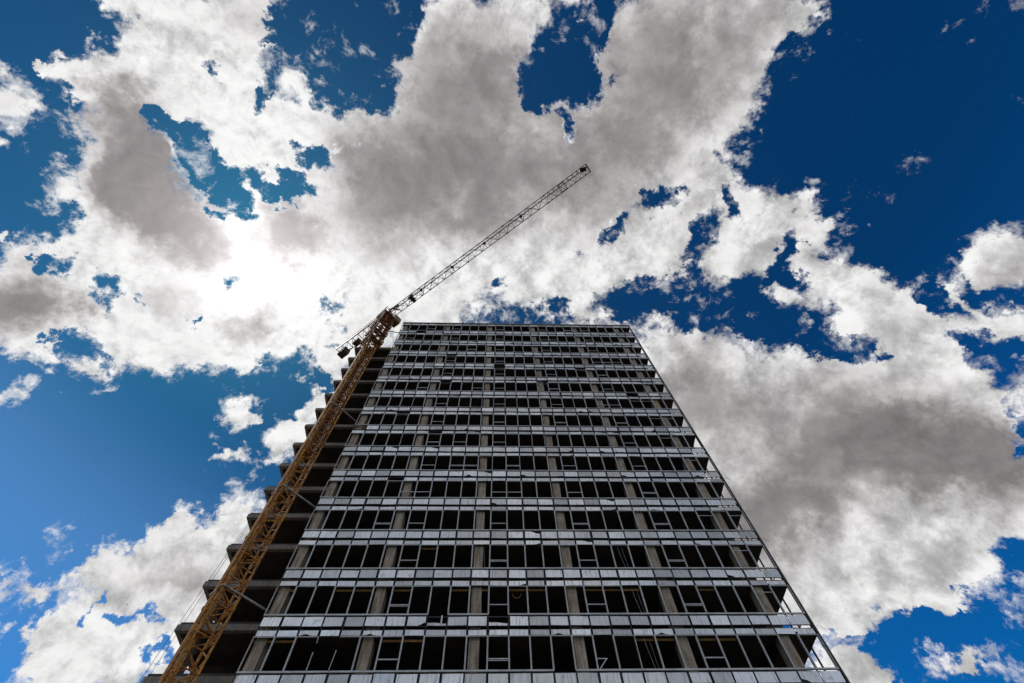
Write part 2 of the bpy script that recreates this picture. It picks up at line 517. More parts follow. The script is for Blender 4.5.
for (p, q, za, zb) in (((.91,-.9),(.91,-.1),cf0+6.8,cf1-1.2),((-.5,-.91),(.1,-.91),cf0+4.4,cf0+5.4)):
    b = MB(); b.bar(cl(*p,(za+zb)/2), cl(*q,(za+zb)/2), .03, zb-za); b.build("side_plate", M["rustbrown"], crane)

# jib and counter-jib
J = Vector((.794,-.607,0)).normalized(); S = Vector((.607,.794,0)).normalized()   # along the jib, across it
def jl(a, b, z): return tuple(J*a + S*b + Vector((0,0,z)))
zj = G0+50.55
m = MB()
for k in range(16):
    t0, t1 = 2*math.pi*k/16, 2*math.pi*(k+1)/16
m.tube([(0,0,cf1-.1),(0,0,zj-.05)], .85, 20)
m.build("slewing_ring", M["rustbrown"], crane)
JL, JW, JH = 34.9, .58, 1.25
npan = 26
nsec = 5
per = (JL-.9)/nsec
for s_ in range(nsec):
    a0 = .9+per*s_; a1 = a0+per-.03
    m = MB(); w = JW
    for sg in (-1, 1): m.bar(jl(a0,sg*w,zj+.08), jl(a1,sg*w,zj+.08), .095)
    m.bar(jl(a0,0,zj+JH), jl(a1,0,zj+JH), .12)
    nb = 9 if s_ == nsec-1 else 5; h = (a1-a0)/nb
    for j in range(nb):
        b0, b1 = a0+h*j, a0+h*(j+1)
        m.bar(jl(b0+.04,-w,zj+.08), jl(b0+.04,w,zj+.08), .055)
        sg = 1 if j % 2 else -1
        m.bar(jl(b0+.04,-sg*w,zj+.08), jl(b1,sg*w,zj+.08), .05)
        for sg in (-1, 1):
            m.bar(jl(b0+.04,sg*w,zj+.08), jl((b0+b1)/2,0,zj+JH), .055)
            m.bar(jl((b0+b1)/2,0,zj+JH), jl(b1,sg*w,zj+.08), .055)
    for sg in (-1, 1): m.bar(jl(a0,sg*w,zj+.08), jl(a0+.35,sg*w,zj+.08), .15)
    m.build("jib_section", M["jibgrey"], crane)
m = MB(); e = JL
m.bar(jl(e,-JW,zj+.08), jl(e,JW,zj+.08), .14); m.bar(jl(e,-JW,zj+.08), jl(e,0,zj+JH), .12); m.bar(jl(e,JW,zj+.08), jl(e,0,zj+JH), .12)
m.bar(jl(e-1.1,-.3,zj+.2), jl(e-.25,-.1,zj+.2), .5, .4)
m.build("jib_tip", M["steel"], crane)
m = MB(); a = JL-4.0
for sg in (-1, 1): m.bar(jl(a-.5,sg*.5,zj-.08), jl(a+.5,sg*.5,zj-.08), .10, .14)
m.bar(jl(a-.4,-.5,zj-.1), jl(a-.4,.5,zj-.1), .09); m.bar(jl(a+.4,-.5,zj-.1), jl(a+.4,.5,zj-.1), .09)
tr = m.build("trolley", M["jibgrey"], crane)
for a in (6.6, 12.3, 18.0, 24.2):                  # dark fittings along the jib
    m = MB().tube([jl(a,-.28,zj+.34), jl(a,.05,zj+.34)], .20, 10)
    m.bar(jl(a,-.5,zj+.16), jl(a,.5,zj+.16), .08)
    m.build("rope_sheave", M["black"], crane)
m = MB().tube([jl(4.7,-.42,zj+.42), jl(4.7,.42,zj+.42)], .34, 14)     # hoist winch at the root of the jib
m.bar(jl(4.25,-.3,zj+.28), jl(5.2,-.3,zj+.28), .14, .2); m.bar(jl(4.25,.3,zj+.28), jl(5.2,.3,zj+.28), .14, .2)
m.bar(jl(4.7,.42,zj+.42), jl(4.7,.75,zj+.42), .4, .4)
m.build("hoist_winch", M["steel"], crane)
# tower head
m = MB()
for a, b in ((.75,.5),(.75,-.5),(-.75,.5),(-.75,-.5)): m.bar(jl(a,b,zj-.05), jl(a*.3,b*.25,zj+2.0), .13)
m.bar(jl(.75,.5,zj+.1), jl(-.75,.5,zj+.1), .12); m.bar(jl(.75,-.5,zj+.1), jl(-.75,-.5,zj+.1), .12)
m.bar(jl(.75,-.5,zj+.1), jl(.75,.5,zj+.1), .12); m.bar(jl(-.75,-.5,zj+.1), jl(-.75,.5,zj+.1), .12)
m.bar(jl(.25,0,zj+2.0), jl(-.25,0,zj+2.0), .3)
m.bar(jl(.2,0,zj+1.95), jl(1.0,0,zj+JH), .1)
m.bar(jl(1.0,-.58,zj+.1), jl(2.1,-.15,zj+1.3), .22); m.bar(jl(1.0,-.3,zj+1.2), jl(2.0,.3,zj+.5), .16)
m.build("tower_head", M["rustbrown"], crane)
# counter-jib
CJ = 9.6
m = MB()
for sg in (-1, 1): m.bar(jl(-.8,sg*.62,zj+.05), jl(-CJ,sg*.62,zj+.05), .15, .30)
for j in range(9):
    a = -.9-(CJ-.95)*j/8
    m.bar(jl(a,-.6,zj+.05), jl(a,.6,zj+.05), .08)
    if j < 8: m.bar(jl(a,-.6,zj+.05), jl(a-(CJ-.95)/8,.6,zj+.05), .05)
    m.bar(jl(a,-.66,zj+.15), jl(a,-.66,zj+1.15), .045)
for hz in (.65, 1.15): m.bar(jl(-.9,-.66,zj+hz), jl(-CJ,-.66,zj+hz), .045)
for sg in (-1, 1): m.bar(jl(-.25,.1*sg,zj+2.0), jl(-CJ+.8,.55*sg,zj+.15), .05)
m.build("counter_jib", M["jibgrey"], crane)
for a0, a1, hh in ((-CJ+.05,-CJ+.70,1.2),(-CJ+.74,-CJ+1.4,1.2)):
    m = MB(); m.bar(jl((a0+a1)/2,-.15,zj-.3), jl((a0+a1)/2,.9,zj-.3), a1-a0, hh)
    m.build("counterweight", M["cweight"], crane)
m = MB(); m.bar(jl(-6.3,-.0,zj+.1), jl(-6.3,.85,zj+.1), 1.05, .8)
m.build("winch_housing", M["cweight"], crane)
# cab under the root of the jib
m = MB(); c = Vector(jl(.95,1.05,zj-.95))
m.bar(jl(.4,1.1,zj-.95), jl(1.5,1.1,zj-.95), .9, 1.6)
cab = m.build("operator_cab", M["rustbrown"], crane)
m = MB(); m.bar(jl(1.503,1.1,zj-.75), jl(1.52,1.1,zj-.75), .78, 1.0); m.build("cab_window", M["glass"], cab)
# ties to the tower
for zt in (4.45, 13.3, 25.3):
    z = G0+zt
    m = MB()
    for p, q in (((-1,-1),(1,-1)),((1,-1),(1,1)),((1,1),(-1,1)),((-1,1),(-1,-1))):
        m.bar(cl(p[0]*.70,p[1]*.70,z), cl(q[0]*.70,q[1]*.70,z), .10)
    r0 = Vector(cl(.68,-.70,z))
    m.bar(tuple(r0), tuple(r0+u1*2.25), .10)
    m.build("wall_tie", M["jibgrey"], crane)
tie = MB().bar(cl(.9,-.5,G0+46.2), (2.80,.62,G0+46.2), .09).build("wall_tie", M["jibgrey"], crane)

# ------------------------------------------------------------------ two slack cables left of the mast
def cable(p, q, sag, label):
    p, q = Vector(p), Vector(q); pts = []
    for k in range(25):
        t = k/24; v = p.lerp(q, t); v.z -= sag*4*t*(1-t); v.x -= .25*sag*4*t*(1-t); pts.append(tuple(v))
    o = MB().tube(pts, .011, 6).build("power_cable", M["black"])
    tag(o, label, "cable", "thin cables hanging left of the crane mast")
cable((-3.62,-1.0,G0+9.6), (-4.05,-2.1,.02), .0, "thin dark cable hanging left of the crane mast, the outer one farther from the mast")
cable((-3.58,-.85,G0+10.4), (-3.55,-2.0,.02), .0, "thin dark cable hanging left of the crane mast, the inner one nearer the mast")

# ------------------------------------------------------------------ light
SUN = Vector((-.4340,.2330,.8702)).normalized()
EL = math.asin(SUN.z); AZ = math.atan2(SUN.x, SUN.y)          # clockwise from +Y
sun = bpy.data.lights.new("sun", "SUN"); suno = bpy.data.objects.new("sun", sun); COL.objects.link(suno)
sun.energy = 3.2; sun.angle = R(.5); sun.color = (1.0,.94,.85)
suno.rotation_euler = SUN.to_track_quat("Z","Y").to_euler(); suno.location = SUN*300

# ------------------------------------------------------------------ sky with clouds
# each entry: direction of the cloud's middle, its long axis, half sizes (radians), weight
CLOUD_COVER = [
    (-0.6564, -0.0265, 0.754, 0.718, -0.3285, 0.6136, 0.0332, 0.0477, 0.8),
    (-0.6761, 0.0389, 0.7358, 0.7365, 0.0061, 0.6765, 0.0137, 0.0201, 0.6),
    (-0.686, 0.1715, 0.7071, 0.7274, 0.1384, 0.6722, 0.012, 0.0125, 0.5),
    (-0.6026, -0.0585, 0.7959, 0.5644, 0.6738, 0.4769, 0.0248, 0.0472, 0.75),
    (-0.5288, -0.1048, 0.8422, 0.8483, -0.0946, 0.5209, 0.0726, 0.0731, 0.9),
    (-0.4389, -0.114, 0.8913, 0.8982, -0.0834, 0.4316, 0.1295, 0.084, 1.0),
    (-0.5808, 0.0146, 0.8139, 0.8138, -0.0171, 0.5809, 0.0715, 0.1084, 1.1),
    (-0.6004, -0.0428, 0.7985, 0.7993, -0.0619, 0.5977, 0.0333, 0.0248, 0.5),
    (-0.6037, 0.1266, 0.7871, 0.797, 0.072, 0.5997, 0.0898, 0.1102, 1.1),
    (-0.5431, 0.147, 0.8267, 0.8394, 0.073, 0.5385, 0.0939, 0.1097, 1.1),
    (-0.4423, -0.0032, 0.8968, 0.6998, 0.6242, 0.3474, 0.1248, 0.0978, 1.1),
    (-0.3916, 0.074, 0.9172, 0.5258, 0.836, 0.1571, 0.0899, 0.1034, 0.9),
    (-0.5287, -0.0414, 0.8478, 0.8372, 0.1394, 0.5288, 0.0959, 0.07, 0.8),
    (-0.3718, -0.1329, 0.9187, 0.928, -0.0802, 0.3639, 0.0868, 0.0657, 0.6),
    (-0.2753, -0.1668, 0.9468, 0.961, -0.0742, 0.2664, 0.0611, 0.0262, 0.6),
    (-0.3292, -0.0065, 0.9442, 0.7054, 0.663, 0.2506, 0.0735, 0.0858, 0.6),
    (-0.6702, 0.2296, 0.7058, 0.6652, 0.6076, 0.434, 0.0966, 0.0858, 1.0),
    (-0.6107, 0.2876, 0.7378, 0.7918, 0.2055, 0.5752, 0.134, 0.1098, 1.0),
    (-0.6551, 0.3435, 0.6729, 0.7555, 0.2849, 0.59, 0.0661, 0.0598, 0.8),
    (-0.5108, 0.2782, 0.8134, 0.8596, 0.1489, 0.4889, 0.1591, 0.136, 1.1),
    (-0.5115, 0.373, 0.7741, 0.8592, 0.2099, 0.4666, 0.116, 0.0772, 0.8),
    (-0.6872, 0.2919, 0.6653, 0.7264, 0.2601, 0.6362, 0.0407, 0.0718, 0.6),
    (-0.4013, 0.3457, 0.8482, 0.9159, 0.138, 0.377, 0.1329, 0.1101, 0.9),
    (-0.6158, 0.1982, 0.7625, 0.7877, 0.1341, 0.6013, 0.0834, 0.0607, 0.6),
    (-0.427, 0.2229, 0.8763, 0.9041, 0.0871, 0.4184, 0.1435, 0.1228, 1.1),
    (-0.3018, 0.2506, 0.9199, 0.9532, 0.0627, 0.2956, 0.1792, 0.1496, 1.1),
    (-0.195, 0.3489, 0.9166, 0.9807, 0.0562, 0.1873, 0.1543, 0.1184, 1.0),
    (-0.3029, 0.4282, 0.8514, 0.953, 0.1258, 0.2758, 0.1086, 0.0958, 0.8),
    (-0.3336, 0.4977, 0.8006, 0.9427, 0.1685, 0.288, 0.0877, 0.0746, 0.6),
    (-0.1333, 0.0914, 0.9869, 0.9909, -0.0084, 0.1346, 0.3184, 0.1969, 1.3),
    (-0.1927, 0.2003, 0.9606, 0.9811, 0.0215, 0.1923, 0.2267, 0.151, 0.9),
    (-0.0557, -0.0931, 0.9941, 0.9982, -0.0294, 0.0532, 0.1579, 0.1374, 1.0),
    (-0.1049, -0.1498, 0.9831, 0.9942, -0.041, 0.0998, 0.0671, 0.0707, 0.6),
    (0.0368, 0.0529, 0.9979, 0.9991, -0.0233, -0.0356, 0.2083, 0.1941, 1.1),
    (0.0017, 0.2769, 0.9609, 0.9999, -0.0158, 0.0027, 0.2412, 0.1393, 1.0),
    (-0.2694, 0.0242, 0.9627, 0.8446, -0.4744, 0.2483, 0.1249, 0.0787, 0.8),
    (-0.182, -0.0104, 0.9832, 0.983, -0.0251, 0.1817, 0.0706, 0.0652, 0.5),
    (0.0643, -0.1545, 0.9859, 0.9976, -0.0151, -0.0674, 0.1019, 0.0569, 0.8),
    (0.2486, -0.02, 0.9684, 0.9683, -0.0184, -0.249, 0.1917, 0.1782, 1.2),
    (0.2834, -0.1121, 0.9524, 0.9587, 0.0077, -0.2843, 0.1625, 0.1305, 1.2),
    (0.3614, -0.0969, 0.9273, 0.5993, -0.7377, -0.3107, 0.095, 0.1153, 0.9),
    (0.4023, -0.1568, 0.902, 0.6487, -0.6463, -0.4017, 0.0732, 0.0691, 0.8),
    (0.4556, -0.1453, 0.8783, 0.2562, -0.9234, -0.2857, 0.0468, 0.0723, 1.1),
    (0.2278, 0.1181, 0.9665, 0.9735, -0.0477, -0.2237, 0.1675, 0.109, 0.9),
    (0.3532, 0.0262, 0.9352, 0.9353, -0.0331, -0.3524, 0.0669, 0.082, 0.6),
    (0.1979, 0.2308, 0.9527, 0.9801, -0.0634, -0.1883, 0.1551, 0.1161, 0.8),
    (0.2888, 0.2054, 0.9351, 0.9572, -0.0797, -0.2781, 0.1111, 0.094, 0.8),
    (0.1234, 0.33, 0.9359, 0.9923, -0.0547, -0.1115, 0.1204, 0.0803, 0.6),
    (0.2407, 0.3545, 0.9035, 0.9705, -0.1007, -0.219, 0.0775, 0.0277, 0.4),
    (0.3746, 0.1267, 0.9185, 0.927, -0.0718, -0.3681, 0.077, 0.079, 0.8),
    (0.3998, 0.2211, 0.8895, 0.7117, 0.5367, -0.4533, 0.0729, 0.0861, 0.7),
    (0.4788, 0.1847, 0.8583, 0.8778, -0.1201, -0.4638, 0.0945, 0.0954, 0.9),
    (0.5285, 0.1529, 0.835, 0.7969, 0.2498, -0.5501, 0.07, 0.047, 0.7),
    (0.5128, 0.2633, 0.8171, 0.6441, 0.5113, -0.5689, 0.0836, 0.0644, 0.7),
    (0.5913, 0.2458, 0.7681, 0.7468, 0.1925, -0.6365, 0.1289, 0.0708, 1.0),
    (0.6535, 0.2589, 0.7112, 0.6215, 0.3527, -0.6995, 0.0803, 0.0712, 0.9),
    (0.6606, 0.1904, 0.7262, 0.7362, 0.0249, -0.6763, 0.022, 0.0517, 0.5),
    (0.6685, 0.3112, 0.6754, 0.6754, 0.1262, -0.7266, 0.0734, 0.0747, 0.8),
    (0.6202, 0.2842, 0.7311, 0.7843, -0.2404, -0.5719, 0.0782, 0.065, 0.6),
    (0.4259, 0.1056, 0.8986, 0.7985, 0.4232, -0.4282, 0.0694, 0.0318, 0.4),
    (0.3662, 0.4454, 0.817, 0.9305, -0.1845, -0.3164, 0.1614, 0.114, 1.0),
    (0.4718, 0.4825, 0.738, 0.8817, -0.2653, -0.3902, 0.2091, 0.1597, 1.2),
    (0.594, 0.4659, 0.6558, 0.8044, -0.3505, -0.4797, 0.2019, 0.1606, 1.2),
    (0.6626, 0.4332, 0.611, 0.749, -0.3902, -0.5356, 0.1176, 0.1201, 1.1),
    (0.6692, 0.4976, 0.5518, 0.743, -0.4511, -0.4944, 0.1239, 0.1124, 1.0),
    (0.5627, 0.5975, 0.5714, 0.8267, -0.4073, -0.3882, 0.1609, 0.1327, 1.1),
    (0.4826, 0.6108, 0.6277, 0.8759, -0.338, -0.3444, 0.1665, 0.1759, 1.1),
    (0.6627, 0.5591, 0.4982, 0.7489, -0.4945, -0.4412, 0.0659, 0.0652, 0.9),
    (0.6172, 0.5919, 0.5184, 0.7868, -0.4639, -0.4072, 0.084, 0.061, 0.7),
    (0.726, 0.4404, 0.5282, 0.6877, -0.4694, -0.5538, 0.0591, 0.0801, 0.8),
    (0.4868, 0.6895, 0.5363, 0.8735, -0.3826, -0.3009, 0.0851, 0.0707, 0.7),
    (0.7002, 0.3575, 0.618, 0.5551, 0.2719, -0.7861, 0.0693, 0.0417, 0.6),
    (0.3748, 0.5818, 0.7218, 0.9271, -0.2391, -0.2887, 0.1384, 0.1428, 0.8),
    (0.5651, 0.4077, 0.7173, 0.825, -0.2889, -0.4857, 0.1145, 0.0508, 0.5),
    (0.2967, 0.3877, 0.8727, 0.9549, -0.1321, -0.266, 0.0942, 0.0587, 0.6),
    (0.7223, 0.16, 0.6729, 0.6663, -0.4217, -0.6149, 0.0616, 0.0597, 1.0),
    (0.7115, 0.239, 0.6608, 0.6026, 0.2763, -0.7487, 0.0721, 0.0398, 0.9),
    (0.7388, 0.2742, 0.6157, 0.6739, -0.3166, -0.6676, 0.0176, 0.0282, 0.7),
    (0.7377, 0.3338, 0.5868, 0.6751, -0.3765, -0.6345, 0.0098, 0.014, 0.6),
    (0.5308, 0.7239, 0.4407, 0.7857, -0.2254, -0.5761, 0.0669, 0.054, 1.0),
    (0.6307, 0.6615, 0.4057, 0.754, -0.6461, -0.1185, 0.0591, 0.0221, 0.9),
    (0.6002, 0.6743, 0.4302, 0.7998, -0.5026, -0.3281, 0.016, 0.0164, 0.4),
    (-0.4647, 0.4832, 0.742, 0.8247, 0.5412, 0.1641, 0.0478, 0.0565, 0.55),
    (-0.4568, 0.5547, 0.6955, 0.8713, 0.1214, 0.4755, 0.0533, 0.0376, 0.65),
    (-0.4917, 0.5741, 0.6547, 0.8708, 0.3212, 0.3723, 0.0142, 0.0255, 0.55),
    (-0.6917, 0.3688, 0.6209, 0.7221, 0.3423, 0.6011, 0.0219, 0.0254, 0.7),
    (-0.6249, 0.3977, 0.6718, 0.7806, 0.3082, 0.5437, 0.0294, 0.0138, 0.5),
    (-0.4392, 0.4974, 0.7482, 0.8984, 0.2362, 0.3703, 0.0314, 0.0263, 0.4),
    (-0.5551, 0.6981, 0.4524, 0.8174, 0.3569, 0.4522, 0.1112, 0.0749, 1.1),
    (-0.5546, 0.6472, 0.523, 0.8321, 0.4327, 0.3468, 0.0843, 0.0594, 0.8),
    (-0.5074, 0.6525, 0.5629, 0.8235, 0.1747, 0.5398, 0.0867, 0.0753, 1.0),
    (-0.4499, 0.6665, 0.5944, 0.8931, 0.336, 0.2992, 0.1005, 0.0895, 1.0),
    (-0.615, 0.6012, 0.5103, 0.7845, 0.5315, 0.3194, 0.0617, 0.0272, 0.6),
    (-0.6413, 0.5692, 0.5146, 0.7673, 0.4758, 0.4299, 0.0167, 0.0128, 0.5),
    (-0.4927, 0.6295, 0.6009, 0.8702, 0.3558, 0.3408, 0.0413, 0.0299, 0.5),
    (-0.6406, 0.6132, 0.4621, 0.7678, 0.5139, 0.3826, 0.0159, 0.0163, 0.55),
    (-0.6485, 0.5858, 0.4861, 0.7612, 0.5003, 0.4127, 0.012, 0.0122, 0.5),
    (-0.4381, 0.725, 0.5315, 0.8989, 0.3555, 0.2561, 0.097, 0.0818, 0.9),
    (-0.4959, 0.7152, 0.4926, 0.8684, 0.4111, 0.2773, 0.0759, 0.0634, 0.6),
    (-0.4307, 0.6131, 0.6623, 0.9025, 0.2905, 0.3181, 0.0381, 0.0651, 0.6),
    (-0.2544, -0.0824, 0.9636, 0.9668, -0.0466, 0.2512, 0.0994, 0.0789, -1.275),
    (-0.1732, -0.1535, 0.9729, 0.9365, -0.3315, 0.1144, 0.0409, 0.0535, -1.3),
    (-0.2933, -0.0462, 0.9549, 0.9557, -0.0388, 0.2917, 0.0534, 0.0498, -0.7),
    (-0.157, -0.1162, 0.9807, 0.9873, -0.0434, 0.1529, 0.0304, 0.0216, -0.6),
    (-0.4636, -0.0832, 0.8821, 0.7478, 0.4973, 0.44, 0.0194, 0.0198, -1.2),
    (-0.4086, -0.0309, 0.9122, 0.338, 0.9232, 0.1827, 0.0199, 0.0184, -1.0),
    (-0.3554, -0.0994, 0.9294, 0.9344, -0.064, 0.3504, 0.0222, 0.0159, -1.1),
    (-0.3264, -0.1433, 0.9343, 0.9226, 0.1666, 0.3479, 0.0254, 0.0346, -1.3),
    (-0.3388, 0.0743, 0.9379, 0.9116, 0.2727, 0.3076, 0.0474, 0.0368, -1.4),
    (-0.3874, 0.1321, 0.9124, 0.8628, 0.4007, 0.3084, 0.0591, 0.0289, -1.5),
    (-0.2813, 0.0626, 0.9576, 0.9008, -0.3268, 0.286, 0.0263, 0.0107, -0.9),
    (-0.5153, 0.0378, 0.8562, 0.7941, 0.3967, 0.4604, 0.0391, 0.018, -1.6),
    (-0.479, 0.0852, 0.8737, 0.3906, 0.912, 0.1252, 0.0535, 0.0261, -1.7),
    (-0.4545, 0.1455, 0.8788, 0.7438, 0.6048, 0.2846, 0.0336, 0.0339, -1.4),
    (0.111, -0.0997, 0.9888, 0.9935, -0.0133, -0.1128, 0.0899, 0.0867, -1.5),
    (0.1728, -0.1553, 0.9726, 0.9697, -0.1464, -0.1956, 0.0374, 0.0517, -1.2),
    (0.1308, -0.001, 0.9914, 0.9912, -0.0225, -0.1308, 0.018, 0.0358, -1.2),
    (0.0793, -0.0412, 0.996, 0.9966, -0.02, -0.0802, 0.0445, 0.0266, -0.8),
    (0.173, -0.0822, 0.9815, 0.9846, -0.0099, -0.1744, 0.037, 0.0379, -0.6),
    (0.3049, 0.146, 0.9411, 0.9522, -0.0664, -0.2982, 0.0503, 0.0298, -1.3),
    (0.3814, 0.193, 0.904, 0.8727, 0.2474, -0.421, 0.022, 0.0491, -0.9),
    (0.3038, 0.3143, 0.8994, 0.9448, 0.0223, -0.3269, 0.1351, 0.0386, -1.2),
    (0.3825, 0.3566, 0.8524, 0.9239, -0.1603, -0.3475, 0.0494, 0.0156, -0.5),
    (0.4626, 0.3276, 0.8239, 0.8836, -0.0943, -0.4586, 0.0648, 0.0298, -1.3),
    (0.5661, 0.3422, 0.75, 0.8091, -0.0561, -0.585, 0.0496, 0.0279, -1.6),
    (0.6128, 0.3317, 0.7172, 0.7901, -0.2705, -0.55, 0.0282, 0.0269, -1.5),
    (0.2081, 0.2076, 0.9558, 0.8971, 0.349, -0.2711, 0.0144, 0.0433, -1.0),
    (0.1634, 0.2328, 0.9587, 0.9209, -0.3846, -0.0636, 0.035, 0.0145, -0.9),
    (0.1039, 0.3537, 0.9296, 0.9945, -0.0498, -0.0922, 0.0364, 0.0364, -0.8),
    (0.5176, 0.2374, 0.822, 0.6956, -0.6762, -0.2427, 0.0201, 0.0495, -0.6),
    (-0.6495, 0.2148, 0.7293, 0.6847, 0.5824, 0.4382, 0.0182, 0.0157, -1.2),
    (-0.6159, 0.2658, 0.7417, 0.7877, 0.1903, 0.5859, 0.0237, 0.0306, -1.2),
    (-0.5715, 0.2804, 0.7712, 0.8205, 0.1788, 0.543, 0.0129, 0.0133, -0.8),
    (-0.647, 0.3357, 0.6846, 0.5928, -0.3433, 0.7285, 0.0321, 0.0296, -1.4),
    (-0.5242, 0.3405, 0.7806, 0.8515, 0.196, 0.4863, 0.0093, 0.0251, -0.9),
    (-0.4896, 0.2588, 0.8327, 0.836, 0.4106, 0.3639, 0.0242, 0.017, -0.4),
    (-0.3207, 0.3298, 0.8879, 0.9471, 0.0977, 0.3058, 0.0293, 0.0249, -0.9),
    (-0.2951, 0.3627, 0.8839, 0.9554, 0.0993, 0.2782, 0.0209, 0.0221, -0.6),
    (-0.3171, 0.4022, 0.8589, 0.9483, 0.1232, 0.2924, 0.0206, 0.0157, -0.7),
    (-0.4019, 0.4528, 0.7959, 0.9156, 0.1897, 0.3544, 0.0569, 0.0598, -1.4),
    (-0.3454, 0.4586, 0.8188, 0.9384, 0.1597, 0.3064, 0.0143, 0.0246, -0.8),
    (0.0022, 0.3113, 0.9503, 0.9999, -0.0149, 0.0026, 0.0232, 0.0198, -0.7),
    (-0.5332, 0.685, 0.4964, 0.8185, 0.5661, 0.0979, 0.0216, 0.0115, -1.0),
    (-0.509, 0.7192, 0.4729, 0.8608, 0.4283, 0.2749, 0.0141, 0.013, -0.9),
    (-0.5669, 0.6626, 0.4895, 0.8238, 0.4582, 0.3337, 0.0094, 0.0163, -0.7),
    (-0.4887, 0.7221, 0.4896, 0.8725, 0.4073, 0.2701, 0.0188, 0.0145, -0.8),
    (0.5806, 0.6695, 0.4634, 0.8031, -0.5645, -0.1906, 0.115, 0.0259, -0.8),
    (0.6327, 0.6335, 0.4454, 0.7629, -0.6088, -0.2178, 0.0707, 0.0224, -5.5),
    (0.5986, -0.0187, 0.8008, 0.8007, -0.0142, -0.5988, 0.183, 0.1636, -6.0),
    (-0.6663, 0.1069, 0.738, 0.7454, 0.0693, 0.663, 0.0362, 0.0949, -5.6),
    (-0.6029, -0.1127, 0.7898, 0.7974, -0.1167, 0.592, 0.0735, 0.0556, -5.8),
    (-0.5911, 0.4795, 0.6486, 0.7855, 0.1597, 0.5979, 0.1577, 0.0939, -5.9),
    (-0.67, 0.5191, 0.5306, 0.7423, 0.4668, 0.4806, 0.0498, 0.0778, -5.5),
    (0.6896, 0.3026, 0.6579, 0.5667, -0.7911, -0.2301, 0.0162, 0.0337, -0.7),
    (0.7039, 0.1859, 0.6855, 0.6181, 0.3151, -0.7202, 0.0255, 0.0106, -0.6),
    (0.7274, 0.3732, 0.5758, 0.6861, -0.4048, -0.6044, 0.0247, 0.0345, -0.5),
    (-0.3643, 0.515, 0.7759, 0.9313, 0.1947, 0.3079, 0.068, 0.0912, 0.75),
    (-0.4067, 0.5418, 0.7356, 0.8955, 0.0772, 0.4383, 0.0716, 0.0356, 0.6),
    (-0.4469, 0.4687, 0.7619, 0.8009, 0.5891, 0.1073, 0.0296, 0.0926, 0.5),
    (-0.4667, 0.5476, 0.6945, 0.7707, -0.1335, 0.6231, 0.0494, 0.0275, 0.3),
    (0.6799, 0.2215, 0.699, 0.5103, -0.8275, -0.2342, 0.0172, 0.063, -0.9),
    (0.7235, 0.3163, 0.6136, 0.6164, 0.104, -0.7805, 0.051, 0.05, -1.2),
    (0.7092, 0.2024, 0.6753, 0.642, 0.2103, -0.7373, 0.039, 0.0107, -0.8),
    (0.7305, 0.383, 0.5654, 0.6032, 0.0264, -0.7972, 0.0298, 0.0333, -0.8),
    (-0.5972, 0.6535, 0.4651, 0.8021, 0.4892, 0.3425, 0.0646, 0.0593, 0.7),
    (-0.6267, 0.6413, 0.4427, 0.7793, 0.5188, 0.3516, 0.0261, 0.0565, -0.5),
    (0.5548, 0.6803, 0.4789, 0.8107, -0.5713, -0.1276, 0.0678, 0.0131, -1.1),
    (0.5318, 0.7214, 0.4435, 0.8468, -0.4496, -0.2841, 0.0627, 0.0314, 0.7),
    (0.625, 0.6165, 0.4789, 0.7806, -0.4917, -0.3858, 0.046, 0.0382, 0.5),
    (-0.2377, -0.1151, 0.9645, 0.9279, 0.2668, 0.2605, 0.0214, 0.0303, 0.0),
    (0.6794, -0.0387, 0.7327, 0.7334, 0.0044, -0.6798, 0.0407, 0.1957, -5.6),
    (0.6935, 0.2873, 0.6607, 0.7203, -0.292, -0.6292, 0.0244, 0.021, -0.6),
    (-0.646, 0.601, 0.4706, 0.7633, 0.5105, 0.3959, 0.0139, 0.071, -5.3),
    (0.7229, 0.2455, 0.6459, 0.6522, 0.0666, -0.7552, 0.0428, 0.0221, 0.6),
    (0.7104, 0.1729, 0.6823, 0.7037, -0.197, -0.6827, 0.0523, 0.0429, 0.4),
    (-0.2903, -0.0688, 0.9545, 0.8382, 0.463, 0.2883, 0.0147, 0.0325, 0.0),
    (0.4232, 0.1433, 0.8947, 0.8339, -0.4477, -0.3227, 0.0144, 0.0394, -0.8),
    (0.3606, 0.242, 0.9008, 0.8791, 0.2345, -0.4149, 0.0164, 0.0438, -0.6),
    (0.498, 0.2123, 0.8408, 0.7824, 0.308, -0.5413, 0.018, 0.0526, -0.9),
    (0.233, 0.1874, 0.9543, 0.8926, 0.3482, -0.2863, 0.0193, 0.0371, -0.6),
    (0.199, 0.2533, 0.9467, 0.9619, -0.2353, -0.1393, 0.0387, 0.0196, -0.5),
]
